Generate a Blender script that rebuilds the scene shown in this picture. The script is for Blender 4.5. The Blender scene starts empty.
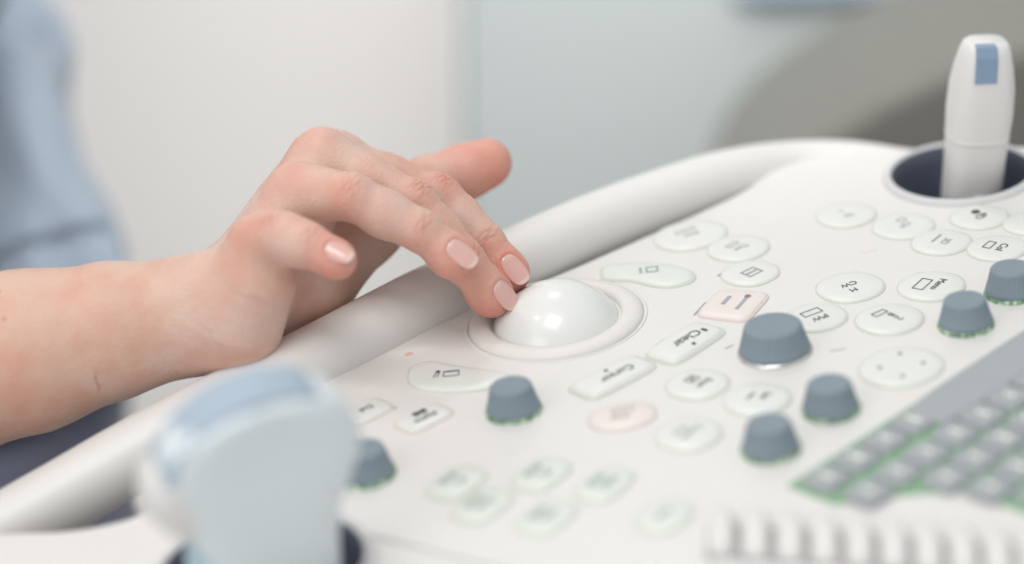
import bpy, bmesh, math, random
import numpy as np
from mathutils import Vector, Matrix, noise
random.seed(7)
PI = math.pi
sc = bpy.context.scene
C = sc.collection

# ------------------------------------------------------------------ camera
W, H = 1024, 564
FL, SW, D0 = 85.0, 36.0, 0.92
PITCH = math.radians(25.5)
K = SW / (FL * W)                                   # metres per pixel at 1 m depth
RIGHT = Vector((1, 0, 0)); UP = Vector((0, math.sin(PITCH), math.cos(PITCH))); BACK = Vector((0, -math.cos(PITCH), math.sin(PITCH)))
cx0, cy0 = 556, 320                                 # where the trackball stands
CAM = -(RIGHT * ((cx0 - W/2) * K * D0) + UP * (-(cy0 - H/2) * K * D0) + BACK * (-D0))
def ray(px, py):
    return (RIGHT * ((px - W/2) * K) + UP * (-(py - H/2) * K) - BACK)
def pt(px, py, depth):
    return CAM + ray(px, py) * depth
cam_d = bpy.data.cameras.new('camera'); cam = bpy.data.objects.new('camera', cam_d); C.objects.link(cam)
cam.location = CAM; cam.rotation_euler = (PI/2 - PITCH, 0, 0)
cam_d.lens = FL; cam_d.sensor_width = SW; cam_d.clip_start = 0.05; cam_d.clip_end = 60
cam_d.dof.use_dof = True; cam_d.dof.focus_distance = 0.915; cam_d.dof.aperture_fstop = 2.6
sc.camera = cam

# panel frame: console slopes down to the operator on the left
TILT = math.radians(-7.23)
PM = Matrix.Rotation(TILT, 4, 'Y'); PMI = PM.inverted()
PN = PM.to_3x3() @ Vector((0, 0, 1))
def pan(px, py, h=0.0):
    """panel frame x,y of the panel point seen at a pixel (h metres above the panel)"""
    d = ray(px, py); t = (h - CAM.dot(PN)) / d.dot(PN)
    p = PMI @ (CAM + d * t)
    return Vector((p.x, p.y))
def scl(px, py):
    d = ray(px, py); return (0 - CAM.dot(PN)) / d.dot(PN) * K     # metres per pixel there

# ------------------------------------------------------------------ materials
def nt(name):
    m = bpy.data.materials.new(name); m.use_nodes = True
    n = m.node_tree; return m, n, n.nodes['Principled BSDF']
def mat(name, col, rough=0.5, var=0.04, scale=40, bump=0.0, bscale=300, spec=0.5, metal=0.0, coat=0.0, sss=0.0, emit=None, es=0.0, trans=0.0):
    m, n, b = nt(name)
    tc = n.nodes.new('ShaderNodeTexCoord')
    no = n.nodes.new('ShaderNodeTexNoise'); no.inputs['Scale'].default_value = scale; no.inputs['Detail'].default_value = 5
    n.links.new(tc.outputs['Object'], no.inputs['Vector'])
    mx = n.nodes.new('ShaderNodeMix'); mx.data_type = 'RGBA'
    mx.inputs[6].default_value = (*[max(0, c*(1-var)) for c in col], 1); mx.inputs[7].default_value = (*[min(1, c*(1+var)) for c in col], 1)
    n.links.new(no.outputs['Fac'], mx.inputs[0]); n.links.new(mx.outputs[2], b.inputs['Base Color'])
    mr = n.nodes.new('ShaderNodeMapRange'); mr.inputs[3].default_value = max(0.02, rough-0.06); mr.inputs[4].default_value = min(1, rough+0.06)
    n.links.new(no.outputs['Fac'], mr.inputs[0]); n.links.new(mr.outputs[0], b.inputs['Roughness'])
    b.inputs['Metallic'].default_value = metal; b.inputs['Specular IOR Level'].default_value = spec
    b.inputs['Coat Weight'].default_value = coat; b.inputs['Transmission Weight'].default_value = trans
    if sss:
        b.inputs['Subsurface Weight'].default_value = sss; b.inputs['Subsurface Radius'].default_value = (1, .8, .6); b.inputs['Subsurface Scale'].default_value = .003
    if bump:
        n2 = n.nodes.new('ShaderNodeTexNoise'); n2.inputs['Scale'].default_value = bscale; n2.inputs['Detail'].default_value = 3
        n.links.new(tc.outputs['Object'], n2.inputs['Vector'])
        bp = n.nodes.new('ShaderNodeBump'); bp.inputs['Strength'].default_value = bump; bp.inputs['Distance'].default_value = 0.001
        n.links.new(n2.outputs['Fac'], bp.inputs['Height']); n.links.new(bp.outputs[0], b.inputs['Normal'])
    if emit:
        b.inputs['Emission Color'].default_value = (*emit, 1); b.inputs['Emission Strength'].default_value = es
    return m
M = {}
M['shell'] = mat('white_shell_plastic', (.71, .695, .675), .42, .015, 14, .12, 2500)
M['deck'] = mat('white_panel_overlay', (.71, .695, .675), .38, .015, 22, .1, 3000)
M['btn'] = mat('milky_button', (.70, .71, .68), .34, .02, 60, spec=.5)
M['btn_green'] = mat('green_tinted_button', (.665, .70, .65), .36, .03, 60)
M['btn_pink'] = mat('pink_tinted_button', (.745, .67, .64), .36, .03, 60)
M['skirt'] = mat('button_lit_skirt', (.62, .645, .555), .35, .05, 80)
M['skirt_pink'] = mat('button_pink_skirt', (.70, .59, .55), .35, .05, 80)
M['ink'] = mat('dark_print', (.045, .05, .055), .6, .1)
M['ink_green'] = mat('green_print', (.28, .37, .32), .6, .1)
M['ink_soft'] = mat('faded_print', (.38, .37, .39), .6, .1)
M['ink_pink'] = mat('pink_print', (.72, .45, .40), .6, .1)
M['knob'] = mat('blue_grey_rubber', (.22, .275, .315), .6, .05, 200, .25, 3500, spec=.35)
M['ball'] = mat('trackball_resin', (.73, .74, .725), .24, .01, 20, spec=.4, coat=.25)
M['ring'] = mat('trackball_bezel', (.70, .675, .65), .45, .02, 40)
M['gap_shade'] = mat('slider_gap_shade', (.30, .28, .30), .6)
M['chrome'] = mat('knob_chrome', (.70, .70, .68), .18, .05, 300, metal=.9)
M['key'] = mat('grey_key', (.345, .365, .385), .5, .04, 100, .1, 2500)
M['keybed'] = mat('green_lit_key_bed', (.20, .37, .215), .5, .1, 120, emit=(.2, .6, .25), es=.03)
M['keylegend'] = mat('white_key_print', (.80, .85, .72), .5, .02, emit=(.8, 1, .7), es=.12)
M['holder'] = mat('dark_holder_cup', (.085, .10, .14), .55, .1, 60)
M['holder_rim'] = mat('holder_rim', (.60, .60, .605), .6, .03)
M['probe_face'] = mat('pale_blue_probe_plastic', (.68, .735, .755), .55, .02, 20)
M['probe_blue'] = mat('blue_probe_trim', (.45, .60, .68), .45, .04, 30)
M['probe_lens'] = mat('probe_lens_rubber', (.36, .44, .52), .65, .04, 30)
M['probe_white'] = mat('white_probe_plastic', (.70, .685, .67), .4, .02, 30)
M['probe_patch'] = mat('blue_probe_patch', (.22, .31, .43), .4, .05, 30)
M['under'] = mat('dark_under_shell', (.10, .105, .13), .6, .08, 20)

# green glow ring with speckle under the knobs
def glow_mat():
    m, n, b = nt('knob_glow_ring')
    tc = n.nodes.new('ShaderNodeTexCoord'); no = n.nodes.new('ShaderNodeTexNoise')
    no.inputs['Scale'].default_value = 520; no.inputs['Detail'].default_value = 2
    n.links.new(tc.outputs['Object'], no.inputs['Vector'])
    cr = n.nodes.new('ShaderNodeValToRGB'); e = cr.color_ramp.elements
    e[0].position = .38; e[0].color = (.10, .16, .12, 1); e[1].position = .62; e[1].color = (.62, .70, .55, 1)
    k = cr.color_ramp.elements.new(.5); k.color = (.22, .38, .22, 1)
    n.links.new(no.outputs['Fac'], cr.inputs[0]); n.links.new(cr.outputs[0], b.inputs['Base Color'])
    b.inputs['Roughness'].default_value = .15
    b.inputs['Emission Color'].default_value = (.1, .7, .15, 1); b.inputs['Emission Strength'].default_value = .04
    return m
M['glow'] = glow_mat()

def fabric(name, col, scale=900):
    m, n, b = nt(name)
    tc = n.nodes.new('ShaderNodeTexCoord'); wv = n.nodes.new('ShaderNodeTexNoise'); wv.inputs['Scale'].default_value = scale
    n.links.new(tc.outputs['Object'], wv.inputs['Vector'])
    mx = n.nodes.new('ShaderNodeMix'); mx.data_type = 'RGBA'
    mx.inputs[6].default_value = (*[c*.9 for c in col], 1); mx.inputs[7].default_value = (*[min(1, c*1.08) for c in col], 1)
    n.links.new(wv.outputs['Fac'], mx.inputs[0]); n.links.new(mx.outputs[2], b.inputs['Base Color'])
    bp = n.nodes.new('ShaderNodeBump'); bp.inputs['Strength'].default_value = .3; bp.inputs['Distance'].default_value = .001
    n.links.new(wv.outputs['Fac'], bp.inputs['Height']); n.links.new(bp.outputs[0], b.inputs['Normal'])
    b.inputs['Roughness'].default_value = .85; b.inputs['Sheen Weight'].default_value = .2
    return m
M['scrub'] = fabric('blue_scrub_cloth', (.265, .32, .39))
M['trousers'] = fabric('shaded_navy_trouser_cloth', (.115, .12, .17))  # cloth colour darkened to stand for shade below the arm
M['couch'] = fabric('taupe_upholstery', (.115, .113, .10), 300)
M['towel'] = fabric('blue_towel_cloth', (.50, .64, .78), 300)
M['wall'] = mat('white_wall_paint', (.80, .78, .76), .8, .02, 3, .1, 200)
M['door'] = mat('teal_grey_laminate', (.495, .54, .54), .6, .03, 2.5, .05, 200)
M['trim'] = mat('white_trim', (.80, .80, .79), .5, .02)
M['floor'] = mat('grey_vinyl', (.30, .30, .30), .5, .06, 8)

def skin_mat(nail=False):
    m, n, b = nt('fingernail' if nail else 'skin')
    at = n.nodes.new('ShaderNodeVertexColor'); at.layer_name = 'tone'
    tc = n.nodes.new('ShaderNodeTexCoord')
    n1 = n.nodes.new('ShaderNodeTexNoise'); n1.inputs['Scale'].default_value = 45; n1.inputs['Detail'].default_value = 6; n1.inputs['Roughness'].default_value = .6
    n.links.new(tc.outputs['Object'], n1.inputs['Vector'])
    hs = n.nodes.new('ShaderNodeMix'); hs.data_type = 'RGBA'; hs.blend_type = 'MULTIPLY'
    cr = n.nodes.new('ShaderNodeValToRGB'); e = cr.color_ramp.elements
    e[0].position = .38; e[0].color = (.96, .78, .75, 1); e[1].position = .60; e[1].color = (1, 1, 1, 1)
    n.links.new(n1.outputs['Fac'], cr.inputs[0])
    hs.inputs[0].default_value = .3 if nail else .9
    n.links.new(at.outputs['Color'], hs.inputs[6]); n.links.new(cr.outputs[0], hs.inputs[7])
    n.links.new(hs.outputs[2], b.inputs['Base Color'])
    b.inputs['Subsurface Weight'].default_value = .12 if nail else .15
    b.inputs['Subsurface Radius'].default_value = (1.0, .36, .2); b.inputs['Subsurface Scale'].default_value = .0035
    b.inputs['Roughness'].default_value = .2 if nail else .48
    b.inputs['Coat Weight'].default_value = .4 if nail else 0; b.inputs['Coat Roughness'].default_value = .12
    b.inputs['Specular IOR Level'].default_value = .5 if nail else .38
    if not nail:
        v = n.nodes.new('ShaderNodeTexVoronoi'); v.inputs['Scale'].default_value = 950
        n.links.new(tc.outputs['Object'], v.inputs['Vector'])
        n3 = n.nodes.new('ShaderNodeTexNoise'); n3.inputs['Scale'].default_value = 260; n3.inputs['Detail'].default_value = 4
        n.links.new(tc.outputs['Object'], n3.inputs['Vector'])
        ad = n.nodes.new('ShaderNodeMath'); ad.operation = 'ADD'
        n.links.new(v.outputs['Distance'], ad.inputs[0]); n.links.new(n3.outputs['Fac'], ad.inputs[1])
        bp = n.nodes.new('ShaderNodeBump'); bp.inputs['Strength'].default_value = .34; bp.inputs['Distance'].default_value = .0005
        n.links.new(ad.outputs[0], bp.inputs['Height']); n.links.new(bp.outputs[0], b.inputs['Normal'])
    return m
M['skin'] = skin_mat(); M['nail'] = skin_mat(True)

# ------------------------------------------------------------------ helpers
def link(name, me, mats, parent=None, smooth=True, loc=None, rot=None):
    o = bpy.data.objects.new(name, me); C.objects.link(o)
    for m in (mats if isinstance(mats, (list, tuple)) else [mats]): me.materials.append(m)
    if smooth:
        for p in me.polygons: p.use_smooth = True
    if parent: o.parent = parent
    if loc is not None: o.location = loc
    if rot is not None: o.rotation_euler = rot
    return o
def mesh(name, V, F, mats, parent=None, smooth=True, loc=None, rot=None, mi=None, sharp=None):
    me = bpy.data.meshes.new(name); me.from_pydata([tuple(v) for v in V], [], [tuple(f) for f in F]); me.update()
    if mi: me.polygons.foreach_set('material_index', mi)
    o = link(name, me, mats, parent, smooth, loc, rot)
    bm = bmesh.new(); bm.from_mesh(me); bmesh.ops.recalc_face_normals(bm, faces=bm.faces)
    if sharp:
        for e in bm.edges:
            if len(e.link_faces) == 2 and e.calc_face_angle(0) > sharp: e.smooth = False
    bm.to_mesh(me); bm.free()
    return o
def tag(o, label=None, cat=None, group=None, kind=None):
    for k, v in (('label', label), ('category', cat), ('group', group), ('kind', kind)):
        if v: o[k] = v
    return o
def empty(name, loc=(0, 0, 0), rot=(0, 0, 0)):
    o = bpy.data.objects.new(name, None); C.objects.link(o); o.location = loc; o.rotation_euler = rot; o.empty_display_size = .02; return o
def rings(rs, cap0=True, cap1=True):
    """loft a list of equal-length closed loops"""
    n = len(rs[0]); V = [v for r in rs for v in r]; F = []
    for i in range(len(rs)-1):
        for j in range(n):
            k = (j+1) % n; F.append((i*n+j, i*n+k, (i+1)*n+k, (i+1)*n+j))
    if cap0: F.append(tuple(range(n-1, -1, -1)))
    if cap1: F.append(tuple((len(rs)-1)*n + j for j in range(n)))
    return V, F
def lathe(prof, n=64, fn=None):
    rs = []
    for r, z in prof:
        rs.append([(r*math.cos(2*PI*j/n)*(fn(j/n, r, z) if fn else 1), r*math.sin(2*PI*j/n)*(fn(j/n, r, z) if fn else 1), z) for j in range(n)])
    return rs
def superell(a, b, p=2.0, n=48):
    out = []
    for j in range(n):
        t = 2*PI*j/n; c, s = math.cos(t), math.sin(t)
        out.append((math.copysign(abs(c)**(2/p), c)*a, math.copysign(abs(s)**(2/p), s)*b))
    return out
def egg(a, b, k=.35, n=48, bend=0):
    out = []
    for j in range(n):
        t = 2*PI*j/n; c, s = math.cos(t), math.sin(t)
        out.append((a*c, b*s*(1 - k*c) + bend*a*c*c))
    return out
def inset(loop, d):
    """move a convexish loop inwards by d"""
    n = len(loop); out = []
    for i in range(n):
        p0, p1, p2 = Vector(loop[i-1]), Vector(loop[i]), Vector(loop[(i+1) % n])
        t = (p2-p0); t.normalize(); nn = Vector((-t.y, t.x))
        out.append(tuple(p1 + nn*d))
    return out
def text_mesh(txt, size, thick=.00006):
    cu = bpy.data.curves.new('print', 'FONT'); cu.body = txt; cu.size = size; cu.align_x = 'CENTER'; cu.align_y = 'CENTER'; cu.extrude = thick; cu.resolution_u = 3
    o = bpy.data.objects.new('print', cu); C.objects.link(o)
    dg = bpy.context.evaluated_depsgraph_get(); me = bpy.data.meshes.new_from_object(o.evaluated_get(dg))
    bpy.data.objects.remove(o); bpy.data.curves.remove(cu); me.materials.clear(); return me
def box_vf(x0, x1, y0, y1, z0, z1):
    V = [(x, y, z) for z in (z0, z1) for x, y in ((x0, y0), (x1, y0), (x1, y1), (x0, y1))]
    F = [(3, 2, 1, 0), (4, 5, 6, 7), (0, 1, 5, 4), (1, 2, 6, 5), (2, 3, 7, 6), (3, 0, 4, 7)]
    return V, F
class MB:
    def __init__(s): s.V = []; s.F = []; s.I = []
    def add(s, VF, mi=0, xf=None):
        V, F = VF; b = len(s.V)
        s.V += [tuple(xf @ Vector(v)) if xf else tuple(v) for v in V]; s.F += [tuple(i+b for i in f) for f in F]; s.I += [mi]*len(F)
    def build(s, name, mats, parent=None, smooth=True, loc=None, rot=None, sharp=.7):
        return mesh(name, s.V, s.F, mats, parent, smooth, loc, rot, s.I, sharp)

# ------------------------------------------------------------------ the console
console = empty('ultrasound_console', (0, 0, 0), (0, TILT, 0))
tag(console, 'white ultrasound control console with grey knobs, milky buttons and a hand rail', 'medical console')

def catmull(pts, n=8, closed=False):
    P = [Vector(p) for p in pts]; out = []
    m = len(P)
    rng = range(m if closed else m-1)
    for i in rng:
        if closed: a, b, c, d = P[i-1], P[i], P[(i+1) % m], P[(i+2) % m]
        else: a, b, c, d = P[max(i-1, 0)], P[i], P[i+1], P[min(i+2, m-1)]
        for k in range(n):
            t = k/n
            out.append(.5*((2*b) + (c-a)*t + (2*a-5*b+4*c-d)*t*t + (3*b-a-3*c+d)*t**3))
    if not closed: out.append(P[-1])
    return out
# outline of the deck, in the panel frame (operator edge, far edge, then out of the picture)
edge_px = [(-60, 538), (10, 529), (62, 527), (108, 520), (150, 505), (205, 468), (265, 415), (310, 368), (345, 338), (392, 322), (440, 309), (490, 296),
           (555, 272), (620, 244), (690, 213), (738, 190), (775, 166), (830, 152), (905, 149)]
edge = [pan(*p) for p in edge_px]
far = [pan(975, 145), pan(1050, 146), pan(1200, 170), pan(1400, 260)]
near = [pan(1500, 480), pan(1450, 700), pan(1100, 900), pan(600, 930), pan(200, 900), pan(-120, 760), pan(-150, 620)]
outline = catmull(edge + far + near, 8, True)
# holder holes (panel frame)
HN = pan(262, 571); HNR = .0335          # near holder
HF = pan(961, 175); HFR = .0280          # far holder
TB = Vector((0, 0))
def deck_mesh():
    lp = [(p.x, p.y) for p in outline]
    ar = sum(lp[i-1][0]*lp[i][1]-lp[i][0]*lp[i-1][1] for i in range(len(lp)))
    if ar < 0: lp.reverse()
    # top face with round holes cut by triangulated fill
    R = .0045
    inn = inset(lp, R)
    bm = bmesh.new()
    def loop(pts, z):
        vs = [bm.verts.new((x, y, z)) for x, y in pts]
        return vs, [bm.edges.new((vs[i-1], vs[i])) for i in range(len(vs))]
    top, te = loop(inn, 0)
    es = list(te)
    for c, r in ((HN, HNR), (HF, HFR)):
        _, e = loop([(c.x + r*math.cos(2*PI*k/72), c.y + r*math.sin(2*PI*k/72)) for k in range(72)], 0); es += e
    bmesh.ops.triangle_fill(bm, use_beauty=True, use_dissolve=False, edges=es)
    # rounded rim then wall going down
    prev = top
    prof = [(R*(1-math.sin(a)), -R*(1-math.cos(a))) for a in [PI/10*k for k in range(1, 6)]] + [(0, -.010), (.0015, -.022), (.006, -.030)]
    for ins, z in prof:
        cur = [bm.verts.new((x, y, z)) for x, y in inset(lp, ins)]
        for i in range(len(cur)): bm.faces.new((prev[i-1], prev[i], cur[i], cur[i-1]))
        prev = cur
    bmesh.ops.recalc_face_normals(bm, faces=bm.faces)
    me = bpy.data.meshes.new('deck'); bm.to_mesh(me); bm.free()
    return me
deck = link('deck', deck_mesh(), M['deck'], console, smooth=True)
for p in deck.data.polygons:
    p.use_smooth = len(p.vertices) == 4

# underside body
lp = [(p.x, p.y) for p in outline]
if sum(lp[i-1][0]*lp[i][1]-lp[i][0]*lp[i-1][1] for i in range(len(lp))) < 0: lp.reverse()
V, F = rings([[(x, y, z) for x, y in inset(lp, d)] for d, z in ((.008, -.028), (.012, -.045), (.05, -.075), (.09, -.11))], False, True)
mesh('lower_shell', V, F, M['under'], console)

# hand rail: a swept rounded bar
rail_px = [(-130, 585), (-40, 553), (52, 503), (130, 458), (225, 407), (330, 353), (430, 300), (520, 259), (600, 224), (680, 195), (738, 179), (790, 172), (850, 172), (905, 180), (1000, 192), (1100, 200)]
rail_h = [-.030, -.022, -.014, -.007, .0, .003, .004, .004, .003, .0005, -.004, -.011, -.016, -.020, -.024, -.026]
rp = []
for (px, py), h in zip(rail_px, rail_h):
    q = pan(px, py, h); rp.append(Vector((q.x, q.y, h)))
rp = catmull(rp, 8)
loops = []
for i, p in enumerate(rp):
    t = (rp[min(i+1, len(rp)-1)] - rp[max(i-1, 0)]).normalized()
    side = t.cross(Vector((0, 0, 1))).normalized(); up = side.cross(t)
    a, b = .0134, .0130
    loops.append([tuple(p + side*x + up*y) for x, y in superell(a, b, 2.25, 32)])
V, F = rings(loops)
mesh('hand_rail', V, F, M['shell'], console)

# holders: rim + cup
def holder(c, r, name='probe_holder'):
    prof = [(r+.0002, .0012), (r+.0006, .0022), (r+.0018, .0026), (r+.0030, .0020), (r+.0038, .0006), (r+.004, -.001)]
    V, F = rings(lathe(prof, 72), False, False)
    h = mesh(name, V, F, M['holder_rim'], console, loc=(c.x, c.y, 0))
    prof = [(r+.0003, .0016), (r-.0004, .0006), (r-.0012, -.005), (r-.004, -.045), (r-.008, -.06), (.0005, -.062)]
    V, F = rings(lathe(prof, 72), False, True)
    mesh('holder_cup', V, F, M['holder'], h)
holder(HN, HNR); holder(HF, HFR)

# trackball
prof = [(.0248, -.002), (.0250, .0010), (.0258, .0022), (.0275, .0027), (.0300, .0025), (.0322, .0019), (.0334, .0009), (.0337, -.0008)]
V, F = rings(lathe(prof, 96), False, False)
mesh('trackball_bezel', V, F, M['ring'], console, loc=(0, 0, 0))
V, F = rings(lathe([(.0352, -.001), (.0351, .0003), (.0345, .0006), (.0338, .0002)], 96), False, False)
mesh('bezel_gasket', V, F, M['shell'], console)
BR, BC = .0272, -.0126
prof = [(BR*math.cos(a), BC + BR*math.sin(a)) for a in [PI/2*k/36 for k in range(2, 36)]] + [(.0001, BC+BR)]
V, F = rings(lathe(prof, 96), True, True)
mesh('trackball', V, F, M['ball'], console)

# buttons -------------------------------------------------------------
UA = 50                                             # default direction of the keys' long side, degrees in the panel frame
def button(px, py, loop, ang, h=.0022, m='btn', sk='skirt', legend=None, lm='ink', name='button'):
    c = pan(px, py, h)
    bv = min(.0016, h*.7)
    rs = []
    mn = min(max(abs(x) for x, y in loop), max(abs(y) for x, y in loop))
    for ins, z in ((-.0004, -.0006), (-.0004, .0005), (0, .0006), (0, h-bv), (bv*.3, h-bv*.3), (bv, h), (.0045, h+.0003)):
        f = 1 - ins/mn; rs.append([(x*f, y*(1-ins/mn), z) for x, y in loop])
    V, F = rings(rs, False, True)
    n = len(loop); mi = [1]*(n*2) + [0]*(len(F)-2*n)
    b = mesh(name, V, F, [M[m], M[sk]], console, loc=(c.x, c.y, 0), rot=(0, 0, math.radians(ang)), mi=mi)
    if legend:
        mb = MB()
        for item in legend:
            k = item[0]
            if k == 't':
                _, txt, x, y, size = item[:5]
                me = text_mesh(txt, size); 
                mb.add(([tuple(Vector((x, y, 0)) + Matrix.Rotation(PI, 3, 'Z') @ v.co) for v in me.vertices], [tuple(p.vertices) for p in me.polygons]))
                bpy.data.meshes.remove(me)
            elif k == 'b':
                _, x, y, w, d = item; mb.add(box_vf(x-w/2, x+w/2, y-d/2, y+d/2, -.00005, .00007))
            elif k == 'r':                          # outline rectangle
                _, x, y, w, d, s = item
                for bx in ((x-w/2, x+w/2, y-d/2, y-d/2+s), (x-w/2, x+w/2, y+d/2-s, y+d/2), (x-w/2, x-w/2+s, y-d/2+s, y+d/2-s), (x+w/2-s, x+w/2, y-d/2+s, y+d/2-s)):
                    mb.add(box_vf(*bx, -.00005, .00007))
            elif k == 'd':
                _, x, y, r = item; mb.add(rings([[(x+r*math.cos(a), y+r*math.sin(a), z) for a in [2*PI*q/16 for q in range(16)]] for z in (-.00005, .00007)]))
        mb.build('legend', M[lm], b, smooth=False, loc=(0, 0, h+.0004), sharp=None)
    return b
mm = .001
def px_button(pts, *a):
    P_l = [pan(*q) for q in pts]; c = sum(P_l, Vector((0, 0)))/len(P_l)
    lp_ = [tuple(q-c) for q in catmull([tuple(v) for v in P_l], 6, True)]
    if sum(lp_[i-1][0]*lp_[i][1]-lp_[i][0]*lp_[i-1][1] for i in range(len(lp_))) < 0: lp_.reverse()
    px = sum(q[0] for q in pts)/len(pts); py = sum(q[1] for q in pts)/len(pts)
    return button(px, py, lp_, 0, *a)
def round_b(px, py, wpx, legend=None, ang=UA, m='btn', lm='ink', sk='skirt', asp=1.0, h=.0010):
    r = wpx/2*scl(px, py)
    return button(px, py, superell(r, r*asp, 2.15), ang, h, m, sk, legend, lm)
T = lambda s, x=0, y=0, z=3.2: ('t', s, x*mm, y*mm, z*mm)
R_ = lambda x, y, w, d, s=.35: ('r', x*mm, y*mm, w*mm, d*mm, s*mm)
B_ = lambda x, y, w, d: ('b', x*mm, y*mm, w*mm, d*mm)
D_ = lambda x, y, r: ('d', x*mm, y*mm, r*mm)
# (in a legend +x runs along the key's long side; the writing is turned to face the operator)
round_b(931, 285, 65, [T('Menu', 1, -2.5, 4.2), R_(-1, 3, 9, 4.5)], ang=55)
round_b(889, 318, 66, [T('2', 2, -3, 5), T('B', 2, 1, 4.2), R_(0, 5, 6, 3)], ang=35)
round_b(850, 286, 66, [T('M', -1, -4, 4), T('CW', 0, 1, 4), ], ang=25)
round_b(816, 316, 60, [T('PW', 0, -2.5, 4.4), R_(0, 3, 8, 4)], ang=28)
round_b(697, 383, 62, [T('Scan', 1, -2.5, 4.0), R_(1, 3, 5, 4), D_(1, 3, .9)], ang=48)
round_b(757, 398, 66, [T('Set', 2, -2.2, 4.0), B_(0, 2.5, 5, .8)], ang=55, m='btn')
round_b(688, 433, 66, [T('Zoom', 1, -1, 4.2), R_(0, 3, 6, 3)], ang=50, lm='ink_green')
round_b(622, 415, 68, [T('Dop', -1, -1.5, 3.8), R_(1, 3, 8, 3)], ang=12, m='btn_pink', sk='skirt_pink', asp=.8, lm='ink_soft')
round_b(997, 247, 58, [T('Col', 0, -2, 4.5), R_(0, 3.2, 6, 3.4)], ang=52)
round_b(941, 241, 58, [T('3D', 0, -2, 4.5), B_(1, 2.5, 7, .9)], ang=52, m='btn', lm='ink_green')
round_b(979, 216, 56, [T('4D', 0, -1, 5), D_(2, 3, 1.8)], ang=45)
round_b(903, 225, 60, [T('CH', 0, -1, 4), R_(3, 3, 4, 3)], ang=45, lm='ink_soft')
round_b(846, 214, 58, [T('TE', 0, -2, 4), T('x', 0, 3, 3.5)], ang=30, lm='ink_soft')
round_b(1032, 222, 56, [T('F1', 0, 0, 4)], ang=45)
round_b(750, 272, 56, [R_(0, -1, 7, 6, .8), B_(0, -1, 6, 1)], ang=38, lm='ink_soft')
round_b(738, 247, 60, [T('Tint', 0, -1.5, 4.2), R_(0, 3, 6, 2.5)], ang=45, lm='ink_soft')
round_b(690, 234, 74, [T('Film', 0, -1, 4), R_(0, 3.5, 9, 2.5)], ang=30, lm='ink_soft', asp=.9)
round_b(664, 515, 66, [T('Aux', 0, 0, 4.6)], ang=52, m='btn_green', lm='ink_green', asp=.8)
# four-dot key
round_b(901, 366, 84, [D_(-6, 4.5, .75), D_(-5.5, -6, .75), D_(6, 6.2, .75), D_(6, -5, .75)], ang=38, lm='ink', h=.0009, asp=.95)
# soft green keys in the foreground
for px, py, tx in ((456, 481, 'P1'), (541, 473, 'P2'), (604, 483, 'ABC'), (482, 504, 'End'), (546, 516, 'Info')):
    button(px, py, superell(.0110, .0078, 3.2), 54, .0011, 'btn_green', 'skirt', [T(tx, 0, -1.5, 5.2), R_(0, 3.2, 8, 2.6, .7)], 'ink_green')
# rectangular keys
button(685, 340, superell(.0155, .0082, 5), 47, .0019, 'btn', 'skirt', [T('Clear', 1, 0, 6.2), D_(-1, -5, .8), B_(9.5, -1.5, 1.2, 2.6)], 'ink')
button(612, 374, superell(.0160, .0078, 5), 40, .0019, 'btn', 'skirt', [T('Cursor', 1.2, -1.5, 5.2), D_(0, 3.2, .8)], 'ink')
button(733, 303, superell(.0120, .0105, 6), 62, .0014, 'btn_pink', 'skirt_pink', [B_(1, -3.5, 12, 1.4), B_(1, 3.2, 7, 1.6), D_(6, -3.5, 1.4)], 'ink_soft')
button(423, 416, superell(.0100, .0065, 4.5), 40, .0014, 'btn', 'skirt_pink', [('t', 'Alpha', 0, -.002, .0042), D_(-1, 2.6, 1.5), D_(2, 2.4, 1.4), B_(1, 2.6, 4, 1.6)], 'ink')
button(366, 409, superell(.0085, .0065, 4.5), 42, .0014, 'btn', 'skirt_pink', [T('Del', 0, 0, 4)], 'ink')
# egg-shaped and bean-shaped keys
px_button([(408, 374), (412, 365), (428, 360), (446, 363), (470, 367), (497, 370), (510, 375), (500, 382), (478, 388), (450, 390), (422, 388), (410, 382)], .0014, 'btn', 'skirt', [R_(-.5, 1, 6, 4.2, .35), B_(-.5, 2.4, 4.5, .3), T('//', -6, 1, 4.5), D_(-5.5, 3.4, .9)], 'ink')
px_button([(601, 272), (604, 265), (618, 262), (650, 262), (678, 265), (693, 272), (689, 280), (670, 285), (652, 284), (630, 279), (606, 278)], .0014, 'btn_green', 'skirt', [R_(3, 2, 5, 5, .7), B_(-1.5, 2, 1, 5)], 'ink_green')

# printed marks on the deck
def mark(px, py, w, d, ang, m, name='printed_mark'):
    c = pan(px, py); V, F = box_vf(-w/2, w/2, -d/2, d/2, .00002, .00012)
    mesh(name, V, F, M[m], console, smooth=False, loc=(c.x, c.y, 0), rot=(0, 0, math.radians(ang)))
mark(700, 309, .0110, .0010, 62, 'ink_soft'); mark(722, 273, .0065, .0010, 55, 'ink_soft')
mark(661, 342, .0055, .0009, 47, 'ink_soft'); mark(729, 347, .0040, .0006, 40, 'ink_soft')
mark(409, 354, .0030, .0022, 20, 'ink_pink'); mark(664, 180, .005, .003, 10, 'btn_pink')
mark(512, 452, .0050, .0010, 20, 'btn_pink'); mark(868, 250, .006, .004, 20, 'btn_pink'); mark(838, 350, .006, .0006, 4, 'ink_soft')
mark(905, 395, .006, .003, 20, 'btn_pink'); mark(395, 408, .0014, .0012, 20, 'ink_soft')

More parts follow.
